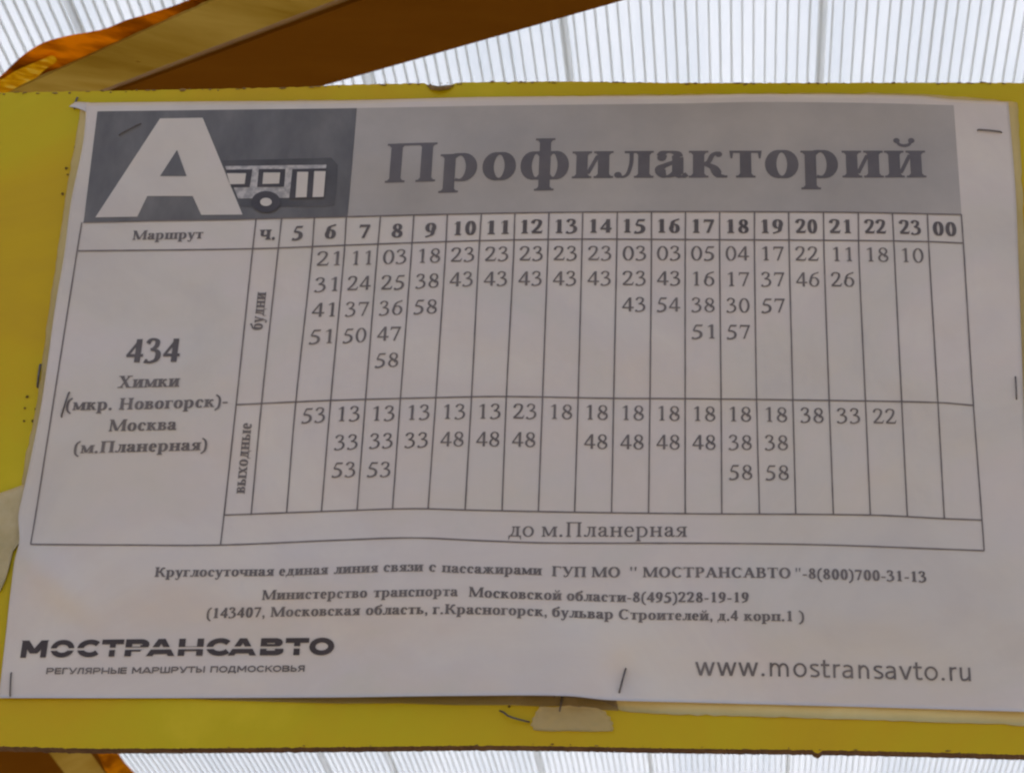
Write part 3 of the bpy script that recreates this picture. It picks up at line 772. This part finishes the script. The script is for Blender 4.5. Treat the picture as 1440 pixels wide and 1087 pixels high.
# contact lines
L1 = [(217, 810.8), (385, 809.3), (461, 806.8), (550, 803.5), (600, 803), (640, 805), (755, 808), (790, 810.5), (870, 811.3), (930, 811.3), (1100, 812.3), (1160, 813.8), (1303, 818)]
for s, a, b in (('Круглосуточная', 217, 385), ('единая', 392, 461), ('линия', 469, 531.5), ('связи', 539, 595), ('с', 603, 613), ('пассажирами', 621, 762), ('ГУП', 776, 824), ('МО', 832, 872), ('"', 886, 895), ('МОСТРАНСАВТО', 904, 1112), ('"-8(800)700-31-13', 1119, 1303)):
    text('contact_word', s, a, b, L1, 20.5 if a < 770 else 21.5, (.155, .058), mat='ink_soft')
L2 = [(367, 843.3), (516, 839.8), (580, 838.3), (644, 838), (700, 840.5), (790, 843.5), (880, 846), (1053, 846.5)]
for s, a, b in (('Министерство', 368, 516), ('транспорта', 525, 644), ('Московской', 659, 790), ('области-8(495)228-19-19', 797, 1053)):
    text('contact_word', s, a, b, L2, 20.8, (.155, .058), mat='ink_soft')
L3 = [(290, 869), (506, 864.5), (600, 863), (680, 863.5), (769, 866.3), (862, 870), (1002, 872), (1131, 873)]
for s, a, b in (('(143407,', 290, 372), ('Московская', 380, 506), ('область,', 514, 601), ('г.Красногорск,', 608, 769), ('бульвар', 776, 862), ('Строителей,', 870, 1002), ('д.4', 1009, 1038), ('корп.1', 1046, 1114), (')', 1123, 1131)):
    text('contact_word', s, a, b, L3, 21, (.155, .058), mat='ink_soft')
# operator's mark
LB = [(26, 924.5), (105, 923.5), (250, 921.8), (469, 920.5)]
for s, a, b, i in zip('МОСТРАНСАВТО', (27, 69.7, 107, 141, 174.5, 205, 249.5, 289, 320, 365, 400, 434), (65.5, 102.5, 138, 172, 208, 245, 284.5, 322, 360, 398, 433, 469), range(12)):
    wt = (.21, .185)
    cut = (.255, .345) if 0 < i < 11 else None
    g0 = glyph(sans_glyph, s, *wt, cut)
    g1 = _cache[('sans_glyph', s, wt[0], wt[1], None)] = g0
    text('operator_letter', s, a, b, LB, 36.5, wt, sans_glyph, 'ink_dark')
    del _cache[('sans_glyph', s, wt[0], wt[1], None)]
SB = [(64, 947.5), (178, 946.8), (280, 945.3), (428, 943.8)]
for s, a, b in (('РЕГУЛЯРНЫЕ', 64.5, 177.5), ('МАРШРУТЫ', 185, 287.5), ('ПОДМОСКОВЬЯ', 295.5, 428)):
    text('slogan_word', s, a, b, SB, 13.4, (.15, .14), sans_glyph, 'ink_soft')
text('web_address', 'www.mostransavto.ru', 977.5, 1365.5, [(977, 949.5), (1110, 951), (1200, 953.5), (1366, 957.5)], 40, (.076, .07), sans_glyph, 'ink_soft')

# ------------------------------------------------------------------ staples, wire and tape
def tube(pts, r, n=7):
    v, f = [], []
    for i, p in enumerate(pts):
        d = (pts[min(i + 1, len(pts) - 1)] - pts[max(i - 1, 0)]).normalized()
        a = d.orthogonal().normalized(); b = d.cross(a)
        if i and a.dot(pa) < 0: pass
        if i:
            a = (pa - d * pa.dot(d)).normalized(); b = d.cross(a)
        pa = a
        for k in range(n): v.append(p + (a * math.cos(k * math.tau / n) + b * math.sin(k * math.tau / n)) * r)
    for i in range(len(pts) - 1):
        for k in range(n): f.append([i*n+k, i*n+(k+1) % n, (i+1)*n+(k+1) % n, (i+1)*n+k])
    f.append(list(range(n))[::-1]); f.append([(len(pts) - 1) * n + k for k in range(n)])
    return v, f
def staple(p0, p1, label, on=True, r=.00026, h0=None):
    hs = (lambda x, y: hp(x, y) + .0001) if on else (lambda x, y: .0002)
    a = onboard(*p0, hs(*p0)); b = onboard(*p1, hs(*p1)); up = Vector((0, -1, 0))
    mid = (a + b) / 2
    pts = [a - up * .003, a + up * .0001, a + up * .00035 + (b - a) * .04, mid + up * .0005, b + up * .00035 + (a - b) * .04, b + up * .0001, b - up * .003]
    v, f = tube(pts, r)
    return tag(mesh_obj('staple', v, f, 'staple', smooth=True), label, 'staple', 'staples holding the timetable')
staple((168, 190.5), (198, 174.5), 'slanted dark staple on the dark logo panel left of the big letter A', r=.0002)
staple((1375, 183.5), (1408, 186.5), 'nearly level staple in the upper right corner of the timetable', r=.00027)
staple((1428, 530), (1429.5, 561), 'upright rusty staple in the right margin of the timetable', r=.00022)
staple((880, 940), (871, 973), 'tilted staple near the lower paper edge between the tape and the web address', r=.00028)
staple((16, 946), (14.5, 978), 'upright staple in the lower left corner of the timetable', r=.00022)
staple((57, 513), (53, 544), 'upright rusty staple on yellow paint just left of the route number', on=False, r=.00034)
staple((109, 138), (104.5, 153), 'short staple through the folded upper left paper corner', on=False, r=.0003)
staple((97.5, 552), (86.5, 586), 'slanted staple in front of the bracket in the route cell', r=.00026)
staple((791, 978), (787, 1001), 'staple pinning the small tape below the timetable', on=False, r=.00028)
wp = [(703, 999), (708, 1001), (714, 1006), (722, 1009), (733, 1012), (745, 1015)]
v, f = tube([onboard(x, y, .0006 + .0012 * math.sin(i / 5 * math.pi)) for i, (x, y) in enumerate(wp)], .00028)
tag(mesh_obj('wire', v, f, 'staple', smooth=True), 'thin bent dark wire on yellow paint left of the small tape', 'wire')

poly_piece('film_strip', [[(200, 978), (300, 984), (400, 987), (480, 989), (560, 988.5), (640, 991), (720, 991), (760, 993), (800, 992), (850, 998), (870, 999), (866, 980), (794, 972), (640, 972), (480, 974), (240, 975)]], 'dirty_film', under, lambda x, y: onboard(x, y, .00052), 12)  # shadow below the sheet's lower edge, put in as a tinted strip
tp_ = poly_piece('tape', [[(759, 993), (756.5, 998), (753, 1001), (752.5, 1006), (748, 1010), (749, 1014), (745.5, 1019), (750, 1022), (749.5, 1025), (755, 1026.5), (775, 1027.6), (800, 1027), (830, 1028), (861, 1027.5), (863, 1023), (860.5, 1020), (862.5, 1016), (858, 1012), (859, 1008), (853, 1005), (852, 1000), (846, 998), (840, 995), (820, 993), (800, 991.5), (780, 994)]], 'tape', None, lambda x, y: onboard(x, y, .0006 + .0003 * noise.noise(Vector((x / 12, y / 12, 0)))), 8, thick=.0003)
tag(tp_, 'small dull beige tape piece on yellow paint below the timetable', 'tape')
rem = poly_piece('paper_remnant', [[(-60, 700), (0, 693), (15, 688), (34, 681), (40, 700), (36, 740), (28, 762), (18, 775), (12, 800), (7, 816), (0, 831), (-60, 850)]], 'scrap', None, lambda x, y: onboard(x, y, .00075 + .0002 * noise.noise(Vector((x / 12, y / 12, 3)))), 8, thick=.0003)
tag(rem, 'torn pale paper remnant on the yellow board at the left frame edge', 'paper scrap')
# folded corner of the sheet, top left
poly_piece('folded_corner', [[(97, 150), (106, 143.5), (126, 144.5), (134, 151), (125, 160), (118, 156), (108, 152)]], 'paper', sheet_t, lambda x, y: onboard(x, y, .0009 + (x - 97) / 37 * .0006), 6, thick=.00015)

# ------------------------------------------------------------------ polycarbonate roof overhead
Z_ROOF = CAM.z + 1.29
roof = thing('polycarbonate_roof', 'translucent white ribbed polycarbonate roof sheet behind and above the yellow board', 'roof sheet')
RX0, RX1, RY0, RY1 = -1.76, 1.34, 0.75, 6.5
PITCH, TH = .0105, .008
def box(x0, x1, y0, y1, z0, z1):
    v = [(x, y, z) for x in (x0, x1) for y in (y0, y1) for z in (z0, z1)]
    f = [[0, 1, 3, 2], [4, 6, 7, 5], [0, 4, 5, 1], [2, 3, 7, 6], [0, 2, 6, 4], [1, 5, 7, 3]]
    return v, f
v, f = box(RX0, RX1, RY0, RY1, Z_ROOF + TH, Z_ROOF + TH + .0012); mesh_obj('outer_skin', v, f, 'skin', roof)
v, f = [(RX0, RY0, Z_ROOF), (RX1, RY0, Z_ROOF), (RX1, RY1, Z_ROOF), (RX0, RY1, Z_ROOF)], [[0, 1, 2, 3]]
mesh_obj('inner_skin', v, f, 'clear', roof)
v, f = box(-.0010, .0010, RY0 + .002, RY1 - .002, Z_ROOF + .0005, Z_ROOF + .0035)
rib0 = mesh_obj('rib', v, f, 'rib', roof)
nrib = int((RX1 - RX0 - .01) / PITCH)
for i in range(nrib):
    o = rib0 if i == 0 else rib0.copy()
    if i: COL.objects.link(o); o.parent = roof
    o.location.x = RX0 + .005 + i * PITCH + random.uniform(-.0004, .0004)
    o.scale.x = random.uniform(.8, 1.15)
def roof_x(px, py):
    d = wdir(px, py); return (CAM + d * ((Z_ROOF - CAM.z) / d.z)).x
for px, py in ((1155, 60), (757, 1070), (453, 1070), (795, 60), (110, 40)):
    x = roof_x(px, py)
    v, f = box(x - .0042, x + .0042, RY0 + .003, RY1 - .003, Z_ROOF + .0012, Z_ROOF + .004)
    mesh_obj('dirty_channel', v, f, 'joint', roof)

# ------------------------------------------------------------------ painted steel members of the shelter behind the board
def prism(name, parent, mat_list, pts3, D, t0, t1, n=1):
    """pts3: section corners (3D); extruded along D; one mesh per listed side"""
    for i, (nm, mt_) in enumerate(mat_list):
        a, b = pts3[i], pts3[(i + 1) % len(pts3)]
        dirn = (b - a); nrm = dirn.cross(D).normalized() * .002
        v, f = [], []
        for k in range(n + 1):
            o = D * lerp(t0, t1, k / n)
            v += [a + o, b + o, b + o + nrm, a + o + nrm]
        for k in range(n):
            q = 4 * k
            for e in range(4): f.append([q + e, q + (e + 1) % 4, q + 4 + (e + 1) % 4, q + 4 + e])
        f += [[0, 1, 2, 3], [4*n, 4*n+3, 4*n+2, 4*n+1]]
        mesh_obj(nm, v, f, mt_, parent)
def film(name, parent, mat, outer, inner, depth, amp, seed, nx=60, ny=10):
    v = []
    for i in range(nx + 1):
        s = i / nx
        xo = lerp(outer[0][0], outer[-1][0], s); xi = lerp(inner[0][0], inner[-1][0], s)
        o_, i_ = (xo, pl(outer, xo)), (xi, pl(inner, xi))
        for j in range(ny + 1):
            t = j / ny
            x, y = lerp(o_[0], i_[0], t), lerp(o_[1], i_[1], t)
            d = depth(x, y) + amp * (noise.noise(Vector((x / 22, y / 9, seed))) * .7 + .5 * noise.noise(Vector((x / 9, y / 4, seed + 7)))) * math.sin(math.pi * min(1, .15 + t * .85)) + .004 * (1 - t)
            v.append(at_depth(x, y, d))
    f = [[i*(ny+1)+j, i*(ny+1)+j+1, (i+1)*(ny+1)+j+1, (i+1)*(ny+1)+j] for i in range(nx) for j in range(ny)]
    k = len(v); v += [p + Vector((0, .0004, .0004)) for p in v]; f += [[a + k for a in q[::-1]] for q in f]
    return mesh_obj(name, v, f, mat, parent, smooth=True)

beam = thing('roof_beam', 'brown ochre steel beam slanting from the upper left above the yellow board', 'beam')
VB = (-700.0, 450.0)
D1 = wdir(*VB).normalized()
A3 = at_depth(632, 65.5, 1.22); B3 = at_depth(305, 66.5, 1.22); C3 = at_depth(160, 59.5, 1.25)
def perp(p): return p - D1 * (p - B3).dot(D1)
A3, C3 = perp(A3), perp(C3)
E3 = A3 + (C3 - B3)
R_ = .0045
ua, uc_ = (A3 - B3).normalized(), (C3 - B3).normalized()
B1, B2 = B3 + ua * R_, B3 + uc_ * R_
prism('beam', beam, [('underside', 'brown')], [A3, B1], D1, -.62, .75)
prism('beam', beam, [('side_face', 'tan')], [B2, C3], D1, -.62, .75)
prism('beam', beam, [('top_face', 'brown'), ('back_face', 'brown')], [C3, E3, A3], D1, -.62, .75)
v, f = [], []
for k in range(9):
    u = k / 8; p = B1 * (1 - u) ** 2 + B3 * 2 * u * (1 - u) + B2 * u * u
    v += [p + D1 * -.62, p + D1 * .75]
    if k: f.append([2*k-2, 2*k, 2*k+1, 2*k-1])
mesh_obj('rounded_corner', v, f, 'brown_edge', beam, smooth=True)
dC = lambda x, y: depth_on(x, y)
nC = (C3 - B3).cross(D1).normalized()
def depth_on(x, y):
    d = wdir(x, y); return (C3 - CAM).dot(nC) / d.dot(nC) - .004
OUT = [(-60, 150), (-20, 122), (0, 108), (23, 86), (42, 71), (62, 60), (94, 51), (129, 45), (150, 40), (177, 29), (198, 23), (221, 16), (246, 8), (300, -14), (420, -62)]
INN = [(-60, 163), (0, 137), (58, 106), (83, 96), (146, 69), (208, 43), (300, 10), (420, -42)]
film('peeling_film', beam, 'film', OUT, INN, depth_on, .006, 3)
OUT2 = [(-60, 136), (0, 113), (24, 99), (45, 90), (62, 83), (74, 78), (80, 84)]
INN2 = [(-60, 164), (0, 136), (30, 120), (52, 109), (60, 101), (74, 91), (79, 88)]
film('yellow_film', beam, 'film_yellow', OUT2, INN2, lambda x, y: depth_on(x, y) - .009, .004, 11, 40, 8)
# rivet and rust speck on the side face
nb_ = (B3 - C3).cross(D1).normalized()
c = at_depth(196, 83, (C3 - CAM).dot(nb_) / wdir(196, 83).dot(nb_) - .0006)
bm = bmesh.new(); bmesh.ops.create_uvsphere(bm, u_segments=12, v_segments=8, radius=.0026)
bmesh.ops.scale(bm, vec=(1.3, .6, .9), verts=bm.verts)
bmesh.ops.translate(bm, vec=c, verts=bm.verts); me = bpy.data.meshes.new('rivet'); bm.to_mesh(me); bm.free(); me.materials.append(M['brown'])
o = bpy.data.objects.new('rivet', me); COL.objects.link(o); o.parent = beam

raft = thing('roof_rafter', 'brown and beige steel rafter with an orange edge below the board at lower left', 'beam')
D2 = wdir(977, 2250).normalized()
B3 = at_depth(78, 1070, 3.1); A3 = at_depth(-70, 1070, 3.1); C3 = at_depth(146, 1070, 3.14)
A3 = A3 - D2 * (A3 - B3).dot(D2); C3 = C3 - D2 * (C3 - B3).dot(D2); E3 = A3 + (C3 - B3)
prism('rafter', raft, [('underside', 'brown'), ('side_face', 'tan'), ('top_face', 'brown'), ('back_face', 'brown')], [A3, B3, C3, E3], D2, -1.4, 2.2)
C0 = at_depth(146, 1070, 3.13)
v, nx, ny = [], 160, 10
for i in range(nx + 1):
    t = lerp(-1.35, 2.15, i / nx)
    wd = .036 + .012 * noise.noise(Vector((t * 5, 1, 0))) + .003 * noise.noise(Vector((t * 23, 2, 0)))
    for j in range(ny + 1):
        u = j / ny
        v.append(C0 + D2 * t + Vector((u * wd - .004, 0, -.006 * math.sin(u * 7 + 1.5 * noise.noise(Vector((t * 6, 5, 0)))) + .004 * noise.noise(Vector((t * 14, u * 3, 9))))))
f = [[i*(ny+1)+j, i*(ny+1)+j+1, (i+1)*(ny+1)+j+1, (i+1)*(ny+1)+j] for i in range(nx) for j in range(ny)]
mesh_obj('peeling_film', v, f, 'film', raft, smooth=True)
